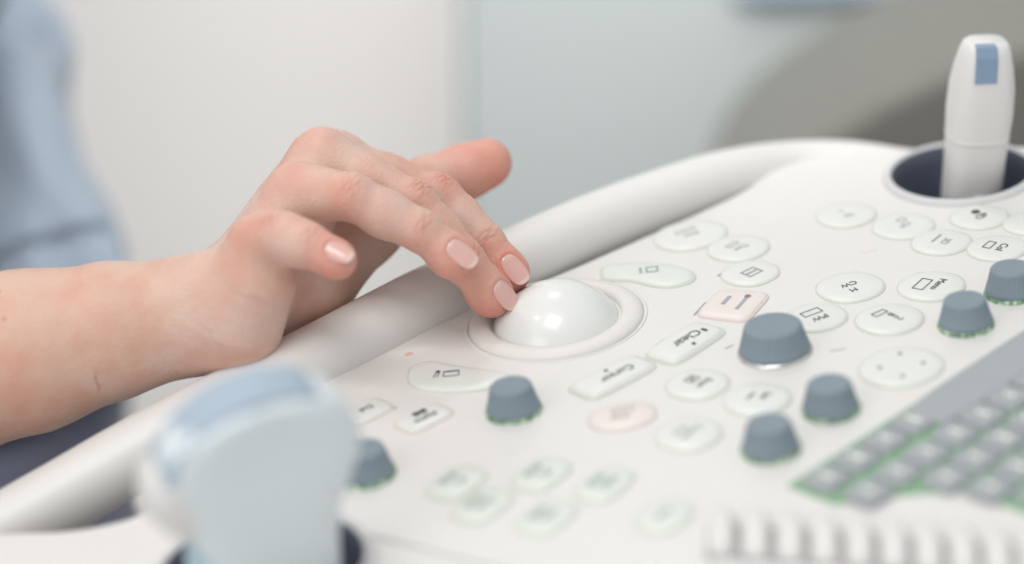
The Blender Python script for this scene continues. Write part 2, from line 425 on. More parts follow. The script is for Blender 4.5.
# knobs -----------------------------------------------------------------
def knob_proto(rb, rt, h, ringm):
    k = empty('proto')
    prof = [(rb*.93, .0010), (rb, .0013), (rb*.985, .0024)]
    for i in range(1, 9):
        t = i/8; prof.append((rb + (rt-rb)*(t**.8), .0024 + (h-.0040)*t))
    prof += [(rt*.985, h-.0009), (rt*.95, h-.0003), (rt*.88, h), (rt*.6, h-.0004), (rt*.2, h-.0005)]
    def flute(u, r, z):
        if z > h-.0002 or r < rt*.9: return 1
        return 1 + .016*math.cos(u*2*PI*34)*min(1, max(0, (z-.003)/.004))
    V, F = rings(lathe(prof, 216, flute), False, True)
    body = mesh('knob', V, F, M['knob'], None)
    V, F = rings(lathe([(rb*1.05, -.0004), (rb*1.06, .0005), (rb*1.03, .0012), (rb*.97, .0015), (rb*.9, .0012)], 72), False, False)
    ring = mesh('glow_ring', V, F, M[ringm], body)
    bpy.data.objects.remove(k)
    return body
sm = knob_proto(.0098, .0077, .0106, 'glow')
bigk = knob_proto(.0130, .0106, .0112, 'chrome')
def place(proto, px, py, first, s=1.0):
    c = pan(px, py)
    if first: o = proto
    else:
        o = proto.copy(); C.objects.link(o)
        for ch in proto.children:
            q = ch.copy(); C.objects.link(q); q.parent = o; q.rotation_euler.z = random.random()*6
    o.parent = console; o.location = (c.x, c.y, 0); o.scale = (s, s, s)
place(bigk, 775, 352, True)
for i, (px, py) in enumerate([(514, 411), (367, 475), (831, 410), (771, 450), (966, 325), (1012, 293)]): place(sm, px, py, i == 0)

# keyboard --------------------------------------------------------------
k0 = pan(797, 486); k1 = pan(1003, 352)            # left corner and the space-bar end of the operator side
ud = (k1-k0).normalized(); vd = Vector((ud.y, -ud.x))
kang = math.atan2(ud.y, ud.x)
KL = (k1-k0).length
kb = empty('keyboard'); kb.parent = console; kb.location = (k0.x, k0.y, 0); kb.rotation_euler = (0, 0, kang)
# bed: local x along ud, local -y along vd
def bed_outline():
    return [(-.002, .002), (KL+.003, .002), (KL+.075, .002), (KL+.075, -.120), (.028, -.120), (.028, -.046), (.016, -.033), (-.002, -.018)]
bo = bed_outline()[::-1]
V, F = rings([[(x, y, z) for x, y in bo] for z in (-.0005, .0007)])
mesh('key_bed', V, F, M['keybed'], kb, smooth=False)
def key(x, y, w, d, leg=True):
    h = .0030; mb = MB()
    lo = superell(w/2, d/2, 7, 40)
    V, F = rings([[(a, b, z) for a, b in [(q[0]*(1-2*i/w), q[1]*(1-2*i/d)) for q in lo]] for i, z in ((0, .0008), (.0004, h-.0009), (.0009, h-.0003), (.0018, h), (.0032, h-.0002))], False, True)
    mb.add((V, F))
    if leg:
        s = random.choice([.8, 1, 1.2])
        mb.add(box_vf(-.0010, .0011, -.0021*s, -.0004, h-.0002, h+.0001), 1)
        mb.add(box_vf(-.0008, .0006, .0006, .0022*s, h-.0002, h+.00012), 1)
    mb.build('key', [M['key'], M['keylegend']], kb, loc=(x, y, 0), sharp=.9)
P_ = .0150
xs_bar0 = KL*.50
key((xs_bar0 + KL+.07)/2, -.0085, KL+.07-xs_bar0, .0200, False)
x = .006
while x < xs_bar0-.003:
    key(x+.001, -.0068, .0135, .0132); x += P_
for row in range(1, 8):
    y = -.0085 - row*.0150; off = .006*(row % 3)
    for c in range(16):
        x = .002 + off + c*P_
        if x > KL+.070: break
        if row == 2 and x < .018: continue
        if row >= 3 and x < .030: continue
        if row == 1 and x < .006: continue
        key(x, y, .0135, .0132)

# white sliders along the near edge
for i in range(11):
    px = 722 + i*34.5; py = 541 + i*2.6
    c = pan(px, py)
    lo = superell(.00455, .0098, 4.0, 40)
    V, F = rings([[(a*s, b*s + dy, z) for a, b in lo] for s, z, dy in ((1.0, -.0005, 0), (1.0, .0012, 0), (.97, .0030, .0010), (.88, .0050, .0022), (.68, .0064, .0034), (.4, .0068, .0038))], False, True)
    s = mesh('slider', V, F, M['shell'], console, loc=(c.x, c.y, 0), rot=(0, 0, math.radians(-6)))
    mesh('slider_gap_shade', *box_vf(-.0050, .0051, -.0106, .0096, .00005, .0006), M['gap_shade'], s, smooth=False)  # grey sheet painting the shade in the gap round the cap
# raised border line in front
c1, c2 = pan(352, 531), pan(520, 574)
d = (c2-c1); V, F = box_vf(0, d.length, -.0006, .0006, -.0005, .0007)
mesh('deck_seam', V, F, M['holder_rim'], console, smooth=False, loc=(c1.x, c1.y, 0), rot=(0, 0, math.atan2(d.y, d.x)))

# ------------------------------------------------------------------ probes
def near_probe():
    base = PM @ Vector((HN.x-.0005, HN.y, -.066))
    p = empty('transducer', base, (math.radians(8), math.radians(-6.5), math.radians(26)))
    tag(p, 'wide pale blue ultrasound transducer standing head up in the near holder', 'ultrasound probe')
    # slab: local x width, y thickness, z up.  profile half-width and half-thickness by height
    prof = [(-.002, .018, .013), (.03, .0200, .0135), (.060, .0213, .0140), (.085, .0220, .0145), (.098, .0236, .0150), (.108, .0278, .0155), (.117, .0318, .0155), (.124, .0330, .0152)]
    rs = []
    for z, a, b in prof:
        rs.append([(x, y, z) for x, y in superell(a, b*.80, 3.6, 64)])
    # fan top: arc
    top = [(.128, .0318), (.134, .0298), (.139, .0262), (.143, .0210), (.1455, .0140), (.1468, .0060)]
    for z, a in top: rs.append([(x, y, z) for x, y in superell(a, .0120, 3.6, 64)])
    V, F = rings(rs)
    mesh('housing', V, F, M['probe_face'], p)
    # lens: blue curved pad on the head, behind the rim
    rs = []
    for k in range(0, 25):
        a = math.radians(-84 + 118*k/24); r = .0338
        cxp, czp = r*math.sin(a), .1150 + r*math.cos(a)*.99
        nrm = Vector((math.sin(a), 0, math.cos(a)))
        rs.append([(cxp + nrm.x*o, y, czp + nrm.z*o) for y, o in ((-.0085, -.003), (-.0085, .0002), (-.0070, .0010), (0, .0016), (.0075, .0012), (.0095, .0002), (.0095, -.003))])
    V, F = rings(rs)
    mesh('lens', V, F, M['probe_lens'], p)
    # cable side cheek, white
    rs = []
    for z, a, b, dx in ((.101, .003, .008, -.0225), (.105, .0068, .0115, -.0245), (.111, .0085, .0145, -.0268), (.117, .0088, .0150, -.0292), (.126, .0072, .0145, -.0292), (.132, .0030, .0100, -.0272)):
        rs.append([(x+dx, y+.0015, z) for x, y in superell(a, b*.80, 2.6, 40)])
    V, F = rings(rs); mesh('side_cheek', V, F, M['probe_white'], p)
    rs = []
    for z, a, b, dx in ((.040, .004, .008, -.0170), (.052, .007, .0105, -.0175), (.070, .0085, .0112, -.0170), (.084, .0080, .0112, -.0182), (.095, .0050, .0090, -.0200)):
        rs.append([(x+dx, y+.0005, z) for x, y in superell(a, b, 2.6, 40)])
    V, F = rings(rs); mesh('side_grip', V, F, M['probe_blue'], p)
    return p
near_probe()
def far_probe():
    q = PM @ Vector((HF.x, HF.y, -.030))
    base = pt(970, 190, (CAM - (PM @ Vector((HF.x, HF.y, 0)))).dot(BACK)) ; base = Vector((base.x, q.y-.004, q.z))
    p = empty('transducer', base, (math.radians(2), 0, math.radians(6))); p.scale = (.86, .9, .92)
    tag(p, 'slim white ultrasound transducer with a blue patch on its tip, in the far holder', 'ultrasound probe')
    prof = [(0, .0120, .011), (.02, .0133, .012), (.045, .0137, .0125), (.054, .0142, .0125), (.066, .0150, .013), (.078, .0146, .0125), (.087, .0132, .0115), (.094, .0115, .010), (.0975, .0103, .0085), (.0988, .0088, .007)]
    rs = [[(x, y, z) for x, y in superell(a, b, 3.0, 56)] for z, a, b in prof]
    V, F = rings(rs); mesh('housing', V, F, M['probe_white'], p)
    V, F = rings([[(x, y, z) for x, y in superell(a, b, 3.0, 56)] for z, a, b in ((.0535, .0140, .0125), (.0540, .0144, .0128), (.0552, .0145, .0129), (.0557, .0141, .0126))], False, False)
    mesh('seam', V, F, M['probe_white'], p)
    # patch on the sloping tip
    V = [(x-.0022, y, z) for x, y, z in [(-.0052, -.0123, .0835), (.0052, -.0123, .0835), (.0050, -.0108, .0945), (-.0050, -.0108, .0945), (-.0048, -.0085, .0989), (.0048, -.0085, .0989),
         (-.0052, -.0085, .0835), (.0052, -.0085, .0835), (-.0048, -.004, .0989), (.0048, -.004, .0989)]]
    F = [(0, 1, 2, 3), (3, 2, 5, 4), (4, 5, 9, 8), (0, 3, 4, 8, 6), (1, 7, 9, 5, 2), (0, 6, 7, 1), (6, 8, 9, 7)]
    mesh('colour_patch', V, F, M['probe_patch'], p, smooth=False)
    V, F = rings(lathe([(.0075, 0), (.0074, .001), (.006, .0016), (.003, .0018)], 40))
    V = [(x, -.0124 - z, .022 + y*1.1) for x, y, z in V]
    mesh('button', V, F, M['ring'], p)
far_probe()

# ------------------------------------------------------------------ the hand and arm (signed distance field -> one mesh)
# hand space: millimetres, x right, y up in the picture, z towards the camera, origin at the trackball
def hp(px, py, dz):
    d = D0 - dz/1000
    return np.array([(px-W/2)*K*d - (cx0-W/2)*K*D0, -(py-H/2)*K*d + (cy0-H/2)*K*D0, dz/1000])*1000
BALL = PM @ Vector((0, 0, BC))
ballh = np.array([BALL.dot(RIGHT), BALL.dot(UP), BALL.dot(BACK)])*1000
def cone(P, a, b, ra, rb):
    ba = b-a; L2 = ba@ba; t = np.clip(((P-a)@ba)/L2, 0, 1)
    return np.linalg.norm(P - a - t[:, None]*ba, axis=1) - (ra + (rb-ra)*t)
def smin(a, b, k):
    h = np.clip(k - np.abs(a-b), 0, None)/k
    return np.minimum(a, b) - h*h*k*.25
FING = {  # MCP, PIP, DIP, tip : (px, py, dz, r)
 'little': [(256, 243, 34, 9.2), (281, 236, 45, 8.3), (311, 246, 50, 7.5), (338, 260, 52, 6.3)],
 'ring':   [(297, 192, 19, 10.3), (352, 197, 29, 8.4), (419, 230, 28, 7.8), (455, 258, 26, 7.3)],
 'middle': [(322, 159, 2, 11.2), (413, 203, 9, 8.5), (462, 260, 11, 8.3), (493, 296, 9, 7.6)],
 'index':  [(336, 162, -20, 10.6), (438, 196, -12, 8.3), (484, 242, -8, 7.8), (509, 274, -7, 7.5)],
}
FJ = {k: [(hp(*j[:3]), j[3]) for j in v] for k, v in FING.items()}
NAILN = {'little': (.18, .42, .88), 'ring': (.0, .48, .88), 'middle': (.34, .34, .87), 'index': (.22, .36, .90)}
for k in ('middle', 'index'):                       # settle the two finger tips on the ball
    c, r = FJ[k][3]; want = BR*1000 + r - .9
    dxy = np.linalg.norm((c-ballh)[:2])
    if dxy < want: c[2] = ballh[2] + math.sqrt(want**2-dxy**2)*(1 if k == 'middle' else -.6 if c[2] < ballh[2] else 1)
    print(k, 'tip', c, 'ball', ballh, 'dist-r', np.linalg.norm(c-ballh)-r)
TH = [(hp(302, 287, -16), 19.5), (hp(368, 232, -38), 12.6), (hp(425, 182, -46), 9.8), (hp(487, 163, -50), 9.9)]
def frame(name):
    c, r = FJ[name][3]; d = FJ[name][2][0]
    a = c-d; a /= np.linalg.norm(a); n = np.array(NAILN[name]); n = n - a*(n@a); n /= np.linalg.norm(n)
    return c, r, a, n, np.cross(a, n)
FRM = {k: frame(k) for k in FING}
def sdf(P):
    f = None
    for k, J in FJ.items():
        s = cone(P, J[0][0], J[1][0], J[0][1]*.93, J[1][1]*.97)
        s = smin(s, cone(P, J[1][0], J[2][0], J[1][1]*.95, J[2][1]*.98), 3)
        s = smin(s, cone(P, J[2][0], J[3][0], J[2][1]*.96, J[3][1]), 3)
        c, r, a, n, b = FRM[k]
        m = (J[0][0]+J[1][0])/2 - n*1.5; s = smin(s, np.linalg.norm(P-m, axis=1) - J[1][1]*.93, 8)
        m = (J[1][0]+J[2][0])/2 - n*1.6; s = smin(s, np.linalg.norm(P-m, axis=1) - J[2][1]*.98, 7)
        m = c - n*1.2 - a*2.0; s = smin(s, np.linalg.norm(P-m, axis=1) - r*1.03, 5)      # finger pad
        kn = J[1][0] + n*1.2; s = smin(s, np.linalg.norm(P-kn, axis=1) - J[1][1]*.86, 4)
        f = s if f is None else smin(f, s, .9)
    # metacarpals and palm
    Wp = [hp(224, 316, 22), hp(224, 310, 12), hp(224, 304, 1), hp(226, 300, -9)]
    mc = [FJ['little'][0], FJ['ring'][0], FJ['middle'][0], FJ['index'][0]]
    p = None
    for w, (m, r) in zip(Wp, mc):
        s = cone(P, w, m, 16.2, r*.98); p = s if p is None else smin(p, s, 7)
    p = smin(p, cone(P, hp(238, 324, 24), hp(257, 284, 31), 16.8, 14), 11)               # hypothenar
    p = smin(p, cone(P, hp(262, 285, 4), hp(302, 216, 2), 15, 12), 12)                    # palm
    p = smin(p, cone(P, hp(250, 306, -8), TH[0][0], 19, 18), 12)                         # thenar
    t = cone(P, TH[0][0], TH[1][0], TH[0][1]*.86, TH[1][1])
    t = smin(t, cone(P, TH[1][0], TH[2][0], TH[1][1]*.9, TH[2][1]), 6)
    t = smin(t, cone(P, TH[2][0], TH[3][0], TH[2][1]*.98, TH[3][1]), 4)
    m = TH[2][0]*.35+TH[3][0]*.65 + np.array([0, -1.4, 2.0]); t = smin(t, np.linalg.norm(P-m, axis=1) - 10.2, 6)
    p = smin(p, t, 10)
    p = smin(p, cone(P, TH[0][0]+(TH[1][0]-TH[0][0])*.5, FJ['index'][0][0], 7, 7), 12)     # web
    # forearm: ulna and radius sides, then elbow and upper arm
    arm = [(205, 310, 18, 18.2), (180, 318, 18, 20.4), (110, 331, 19, 24.0), (30, 351, 20, 28.8), (-60, 368, 20, 33.0), (-260, 385, 16, 37.0), (-400, 395, 5, 36.0)]
    off = [(215, 302, -8, 16.5), (180, 319, -8, 19.5), (110, 331, -8, 23), (30, 347, -9, 27), (-60, 362, -10, 30), (-260, 380, -12, 32), (-400, 395, -10, 33)]
    q = None
    for L in (arm, off):
        for i in range(len(L)-1):
            s = cone(P, hp(*L[i][:3]), hp(*L[i+1][:3]), L[i][3], L[i+1][3]); q = s if q is None else smin(q, s, 9)
    el = hp(-400, 395, -5); sh = el + np.array([25, 215, -330])
    q = smin(q, cone(P, el, sh, 36, 46), 20)
    q = smin(q, np.linalg.norm(P-hp(192, 288, 26), axis=1) - 7.5, 14)                      # ulna head
    p = smin(p, q, 10)
    return smin(p, f, 6.5)

def axis(lo, fine0, fine1, hi, h, grow=1.035):
    a = list(np.arange(fine0, fine1, h)); s = h; x = a[-1]
    while x < hi: s = min(s*grow, 5); x += s; a.append(x)
    s = h; x = fine0; b = []
    while x > lo: s = min(s*grow, 5); x -= s; b.append(x)
    return np.array(b[::-1]+a)
HRES = .62
X = axis(-430, -215, 2, 6, HRES, 1.02); Y = axis(-230, -48, 82, 330, HRES); Z = axis(-430, -70, 62, 90, HRES)
nx, ny, nz = len(X), len(Y), len(Z)
Bk = 12
vol = np.full((nx, ny, nz), 50., np.float32)
ix = [(i, min(i+Bk, nx)) for i in range(0, nx, Bk)]; iy = [(i, min(i+Bk, ny)) for i in range(0, ny, Bk)]; iz = [(i, min(i+Bk, nz)) for i in range(0, nz, Bk)]
cent = []; info = []
for a in ix:
    for b in iy:
        for c in iz:
            lo = np.array([X[a[0]], Y[b[0]], Z[c[0]]]); hi = np.array([X[a[1]-1], Y[b[1]-1], Z[c[1]-1]])
            cent.append((lo+hi)/2); info.append((a, b, c, np.linalg.norm(hi-lo)/2))
cd = sdf(np.array(cent))
acc = []
for (a, b, c, rad), d in zip(info, cd):
    if abs(d) > rad + 9:
        vol[a[0]:a[1], b[0]:b[1], c[0]:c[1]] = d; continue
    acc.append((a, b, c))
for s in range(0, len(acc), 200):
    ch = acc[s:s+200]; Ps = []
    for a, b, c in ch:
        g = np.stack(np.meshgrid(X[a[0]:a[1]], Y[b[0]:b[1]], Z[c[0]:c[1]], indexing='ij'), -1).reshape(-1, 3); Ps.append(g)
    v = sdf(np.concatenate(Ps)); k = 0
    for a, b, c in ch:
        sh_ = (a[1]-a[0], b[1]-b[0], c[1]-c[0]); n = sh_[0]*sh_[1]*sh_[2]
        vol[a[0]:a[1], b[0]:b[1], c[0]:c[1]] = v[k:k+n].reshape(sh_); k += n
vol[0], vol[-1], vol[:, 0], vol[:, -1], vol[:, :, 0], vol[:, :, -1] = [9]*6
def surface_nets(vol, X, Y, Z):
    s = vol < 0
    c = np.zeros(tuple(np.array(vol.shape)-1), np.int8)
    for i in (0, 1):
        for j in (0, 1):
            for k in (0, 1):
                c += s[i:vol.shape[0]-1+i, j:vol.shape[1]-1+j, k:vol.shape[2]-1+k]
    act = (c > 0) & (c < 8); I = np.argwhere(act)
    idx = np.full(act.shape, -1, np.int64); idx[act] = np.arange(len(I))
    acc = np.zeros((len(I), 3)); cnt = np.zeros(len(I))
    ax = (X, Y, Z)
    for d in range(3):
        o = [q for q in range(3) if q != d]
        for u in (0, 1):
            for v in (0, 1):
                A = I.copy(); A[:, o[0]] += u; A[:, o[1]] += v; Bq = A.copy(); Bq[:, d] += 1
                va = vol[tuple(A.T)]; vb = vol[tuple(Bq.T)]; m = (va < 0) != (vb < 0)
                t = np.where(m, va/np.where(m, va-vb, 1), 0)
                pa = np.stack([ax[q][A[:, q]] for q in range(3)], 1).astype(float)
                pa[:, d] += t*(ax[d][Bq[:, d]] - ax[d][A[:, d]])
                acc[m] += pa[m]; cnt[m] += 1
    V = acc/cnt[:, None]
    F = []
    for d in range(3):
        o = [(d+1) % 3, (d+2) % 3]
        sl = [slice(1, -1)]*3; sl2 = [slice(1, -1)]*3
        A = np.argwhere((s != np.roll(s, -1, d)))
        A = A[(A[:, d] < vol.shape[d]-1) & (A[:, o[0]] > 0) & (A[:, o[1]] > 0) & (A[:, o[0]] < vol.shape[o[0]]-1) & (A[:, o[1]] < vol.shape[o[1]]-1)]
        q = []
        for u, v in ((0, 0), (-1, 0), (-1, -1), (0, -1)):
            Bq = A.copy(); Bq[:, o[0]] += u; Bq[:, o[1]] += v; q.append(idx[tuple(Bq.T)])
        q = np.stack(q, 1); ins = s[tuple(A.T)]
        q[~ins] = q[~ins][:, ::-1]; F.append(q)
    return V, np.concatenate(F)
HV, HF_ = surface_nets(vol, X, Y, Z)
del vol
print('hand verts', len(HV))
def grad(P, e=.4):
    g = np.zeros_like(P)
    for d in range(3):
        q = P.copy(); q[:, d] += e; r = P.copy(); r[:, d] -= e; g[:, d] = sdf(q)-sdf(r)
    return g/np.linalg.norm(g, axis=1)[:, None]
N = grad(HV)
for _ in range(2): HV -= N*np.clip(sdf(HV), -.5, .5)[:, None]
# --- creases, folds and colour -----------------------------------------
def gauss(x, w): return np.exp(-(x/w)**2)
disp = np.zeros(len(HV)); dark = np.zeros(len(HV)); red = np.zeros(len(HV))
def crease(c, a, n, offs, depth, w, half, curve=0., facing=.15, dark_w=0.5):
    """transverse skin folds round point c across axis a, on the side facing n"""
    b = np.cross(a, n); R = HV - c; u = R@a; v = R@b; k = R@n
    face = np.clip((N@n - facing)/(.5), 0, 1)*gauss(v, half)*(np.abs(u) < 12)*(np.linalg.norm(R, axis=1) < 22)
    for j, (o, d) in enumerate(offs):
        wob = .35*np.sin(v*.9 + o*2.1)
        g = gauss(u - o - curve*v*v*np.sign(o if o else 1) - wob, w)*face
        np.add(disp, -depth*d*g, out=disp); np.add(dark, g*d*dark_w, out=dark)  # folds are also coloured darker, painting the shade in them
    return face
for k, J in FJ.items():
    c, r, a0, n0, b0 = FRM[k]
    for ji, big in ((1, 1.0), (2, .95 if k in ('middle', 'index') else .4)):
        p, rr = J[ji]; a = J[ji+1][0]-J[ji-1][0]; a = a/np.linalg.norm(a)
        n = n0 - a*(n0@a); n /= np.linalg.norm(n)
        if ji == 1 and k in ('middle', 'index'):
            n = np.array([.25, .75, .6]); n = n - a*(n@a); n /= np.linalg.norm(n)
        crease(p, a, n, [(-3.0, .6), (-1.3, 1), (.4, 1), (2.2, .8), (3.6, .45)] if big == 1 else [(-1.4, .9), (0, .8), (1.5, .9)], .42*big, .50, 4.4, .015, dark_w=.85)
        red += (.75 if ji == 1 else .4)*np.exp(-((HV-(p+n*rr*.8))**2).sum(1)/(2*4.8**2))
    # fingertip redness
    red += 1.0*np.exp(-((HV-(c+a0*1-n0*1))**2).sum(1)/(2*8.5**2))
    m, rr = J[0]
    red += .45*np.exp(-((HV-(m+np.array([-3, 5, 5.])))**2).sum(1)/(2*6.5**2))
red += 1.0*np.exp(-((HV-TH[3][0])**2).sum(1)/(2*14**2))
# thumb crease
a = TH[3][0]-TH[1][0]; a = a/np.linalg.norm(a)
crease(TH[2][0], a, np.array([0, -.3, .95]), [(-1, 1), (1.4, .7)], .3, .5, 8)
# wrist folds on the ulnar side and the little scratch
a = np.array([.80, .60, 0]); n = np.array([0, -.1, .99])
crease(hp(209, 338, 40), a, n, [(-2.2, .5), (1.2, .8)], .32, 1.1, 8, -.02, 0, .3)
crease(hp(262, 300, 45), np.array([.35, .9, 0])/.966, n, [(-6, .35), (-1, .5), (4, .35)], .22, .8, 10, 0, 0, .25)
crease(hp(97, 384, 40), np.array([1., .06, 0])/1.0018, np.array([0, -.45, .89]), [(0, 1)], .25, .38, 4.6, 0, 0, 1.6)
for px, py, w in ((31, 317, .75), (22, 291, .5), (5, 311, .45)):
    q = hp(px, py, 0)[:2]; s = gauss(np.hypot(HV[:, 0]-q[0], HV[:, 1]-q[1]), w)*(N[:, 2] > .2); dark += s*1.6
# extensor tendons on the back of the hand
for k in ('ring', 'middle', 'index'):
    m = FJ[k][0][0]; w = hp(212, 282, 5); ax_ = (m-w)/np.linalg.norm(m-w); R = HV-w; t = R@ax_; L = np.linalg.norm(m-w)
    dperp = np.linalg.norm(R - t[:, None]*ax_, axis=1); lat = np.array([-ax_[1], ax_[0], 0]); out = N@(lat)
    side = R@np.cross(ax_, lat)
    disp += .55*gauss(side, 2.4)*np.clip(out, 0, 1)*np.clip(t/L*1.2, 0, 1)*(t < L)*(t > 0)
    # knuckle hollow between
# flesh noise
nz_ = np.array([noise.noise(Vector(v)*.11) for v in HV]); disp += nz_*.22
nz2 = np.array([noise.noise(Vector(v)*.035+Vector((5, 1, 2))) for v in HV])
# nail beds: press the skin under the plate and raise the fold around it
NA, NB = 6.4, 4.7
def nail_outline(u, v, a, b):
    return (np.abs(u/a)**2.6 + np.abs(v/b)**2.6)**(1/2.6)
NR = {}
for k in FING:
    c, r, a, n, b = FRM[k]
    s = 1.0 if k != 'little' else .84
    # distance from axis to skin along the nail normal
    o = c - a*.6; t = 0.0
    for _ in range(40): t += -float(sdf((o+n*t)[None])[0])*.9
    NR[k] = (t, s)
    R = HV - (c + a*.0); u = R@a - .2; phi = np.arctan2(R@b, R@n); v = phi*t
    q = nail_outline(u, v, NA*s, NB*s); near_ = (np.linalg.norm(R, axis=1) < 16) & (R@n > 0)
    disp -= np.where(near_ & (q < 1.0), .75*np.clip((1.0-q)/.12, 0, 1), 0)
    disp += np.where(near_ & (u < 3.5), .22*np.exp(-((q-1.14)/.12)**2), 0)
    red += np.where(near_ & (u < 3.5), .35*np.exp(-((q-1.12)/.14)**2), 0)
HV += N*disp[:, None]
# colour per vertex: skin tone, with shade in the folds and moles painted dark
base = np.array([.650, .440, .350]); pale = np.array([.665, .490, .415]); rd = np.array([.69, .275, .215]); dk = np.array([.36, .16, .11])
armf = np.clip((-120 - HV[:, 0])/60, 0, 1)[:, None]
col = base + (pale-base)*np.clip(.5+nz2*1.4, 0, 1)[:, None]
palm = np.clip(-(N[:, 1]) - .15, 0, 1)*np.clip((HV[:, 0]+130)/20, 0, 1)
red += palm*.45
rr = np.clip(red, 0, 1.0)[:, None]*.72
col = col*(1-rr) + rd*rr
col = col*(1-armf*.35) + np.array([.655, .425, .315])*armf*.35
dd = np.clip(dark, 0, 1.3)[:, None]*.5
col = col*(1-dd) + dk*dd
# nails
NVs, NFs, NCs = [], [], []
for k in FING:
    c, r, a, n, b = FRM[k]; t, s = NR[k]
    nu, nv = 18, 24
    o0 = c
    for layer in (0, 1):
        bi = len(HV) + sum(len(x) for x in NVs)
        V = []; Cc = []
        for i in range(nu+1):
            q = i/nu
            for j in range(nv):
                th = 2*PI*j/nv; cc, ss = math.cos(th), math.sin(th)
                u = math.copysign(abs(cc)**(2/2.6), cc)*NA*s*q; v = math.copysign(abs(ss)**(2/2.6), ss)*NB*s*q
                if u > 0: u *= 1.08
                lift = t + .0 - .016*max(0, u)**2*.45 - .010*min(0, u)**2*.8 - (.45*max(0, q-.9)/.1 if u < 2 else .12*max(0, q-.9)/.1)
                if layer: lift -= .45
                ph = v/t
                V.append(o0 + a*(u+.2) + (n*math.cos(ph)+b*math.sin(ph))*lift)
                free = np.clip((u/s - 5.1 + .05*(v/s)**2)/.6, 0, 1)*.75; lun = np.clip((-u/s - 3.9 - .1*(v/s)**2)/.8, 0, 1)
                bed = np.array([.72, .43, .385])
                colr = bed*(1-free) + np.array([.79, .64, .55])*free
                colr = colr*(1-lun*.5) + np.array([.76, .60, .55])*lun*.5
                Cc.append(colr)
        Fq = []
        for i in range(nu):
            for j in range(nv):
                kk = (j+1) % nv; f = (bi+i*nv+j, bi+(i+1)*nv+j, bi+(i+1)*nv+kk, bi+i*nv+kk)
                Fq.append(f if not layer else f[::-1])
        if layer:
            pb = bi - (nu+1)*nv
            for j in range(nv):
                kk = (j+1) % nv; Fq.append((pb+nu*nv+j, bi+nu*nv+j, bi+nu*nv+kk, pb+nu*nv+kk))
        NVs.append(np.array(V)); NCs.append(np.array(Cc)); NFs += Fq
nskin = len(HF_)
AV = np.concatenate([HV]+NVs); AC = np.concatenate([col]+NCs); AF = np.concatenate([HF_, np.array(NFs)])
Wv = (AV/1000) @ np.array([list(RIGHT), list(UP), list(BACK)])
me = bpy.data.meshes.new('person')
me.vertices.add(len(Wv)); me.vertices.foreach_set('co', Wv.astype(np.float32).ravel())
me.loops.add(AF.size); me.loops.foreach_set('vertex_index', AF.ravel().astype(np.int32))
me.polygons.add(len(AF)); me.polygons.foreach_set('loop_start', np.arange(0, AF.size, 4, dtype=np.int32)); me.polygons.foreach_set('loop_total', np.full(len(AF), 4, np.int32))
mi = np.zeros(len(AF), np.int32); mi[nskin:] = 1
me.polygons.foreach_set('material_index', mi)
me.update(calc_edges=True); me.validate()
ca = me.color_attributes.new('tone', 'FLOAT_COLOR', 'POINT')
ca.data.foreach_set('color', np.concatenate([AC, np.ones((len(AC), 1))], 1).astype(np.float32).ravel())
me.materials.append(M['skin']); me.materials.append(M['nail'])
person = bpy.data.objects.new('person', me); C.objects.link(person)
for a_ in ('use_smooth',): me.polygons.foreach_set(a_, np.ones(len(me.polygons), bool))
tag(person, 'person in a pale blue scrub top reaching a bare right hand onto the white trackball', 'person')

# clothing: scrub top (torso and sleeve) and trousers, behind the forearm
def tubeloft(path, name, m, seed=0, fold=.012, cap=True, parent=person, n=72):
    rs = []
    for i, (c, a, b, ang) in enumerate(path):
        loop = []
        for j in range(n):
            t = 2*PI*j/n; p = Vector((math.cos(t)*a, math.sin(t)*b, 0))
            f = 1 + fold*8*noise.noise(Vector((math.cos(t)*2.2, math.sin(t)*2.2, i*.23+seed)))
            p = Matrix.Rotation(ang[2], 3, 'Z') @ Matrix.Rotation(ang[1], 3, 'Y') @ Matrix.Rotation(ang[0], 3, 'X') @ (p*f)
            loop.append(tuple(Vector(c)+p))
        rs.append(loop)
    V, F = rings(rs, cap, cap)
    return mesh(name, V, F, m, parent)
def lerp_path(keys, n=10):
    out = []
    for i in range(len(keys)-1):
        c0, a0, b0, g0 = keys[i]; c1, a1, b1, g1 = keys[i+1]
        for k in range(n):
            t = k/n; out.append((Vector(c0).lerp(Vector(c1), t), a0+(a1-a0)*t, b0+(b1-b0)*t, tuple(g0[q]+(g1[q]-g0[q])*t for q in range(3))))
    out.append(keys[-1]); return out
Dp = 1.36
def side_at(py, px_edge, a, dp=Dp):                 # torso ring centre so that its right side shows at px_edge
    p = pt(px_edge, py, dp); return Vector((p.x - a, p.y, p.z))
keys = []
for py, ex, a, b in ((352, 140, .15, .11), (320, 112, .15, .11), (240, 82, .155, .11), (140, 84, .165, .115), (60, 62, .17, .115), (0, 34, .175, .11), (-120, 0, .17, .10), (-240, -80, .12, .08), (-330, -190, .055, .055)):
    keys.append((side_at(py, ex, a), a, b, (0, 0, 0)))
tubeloft(lerp_path(keys, 5), 'scrub_top', M['scrub'], 1.0)
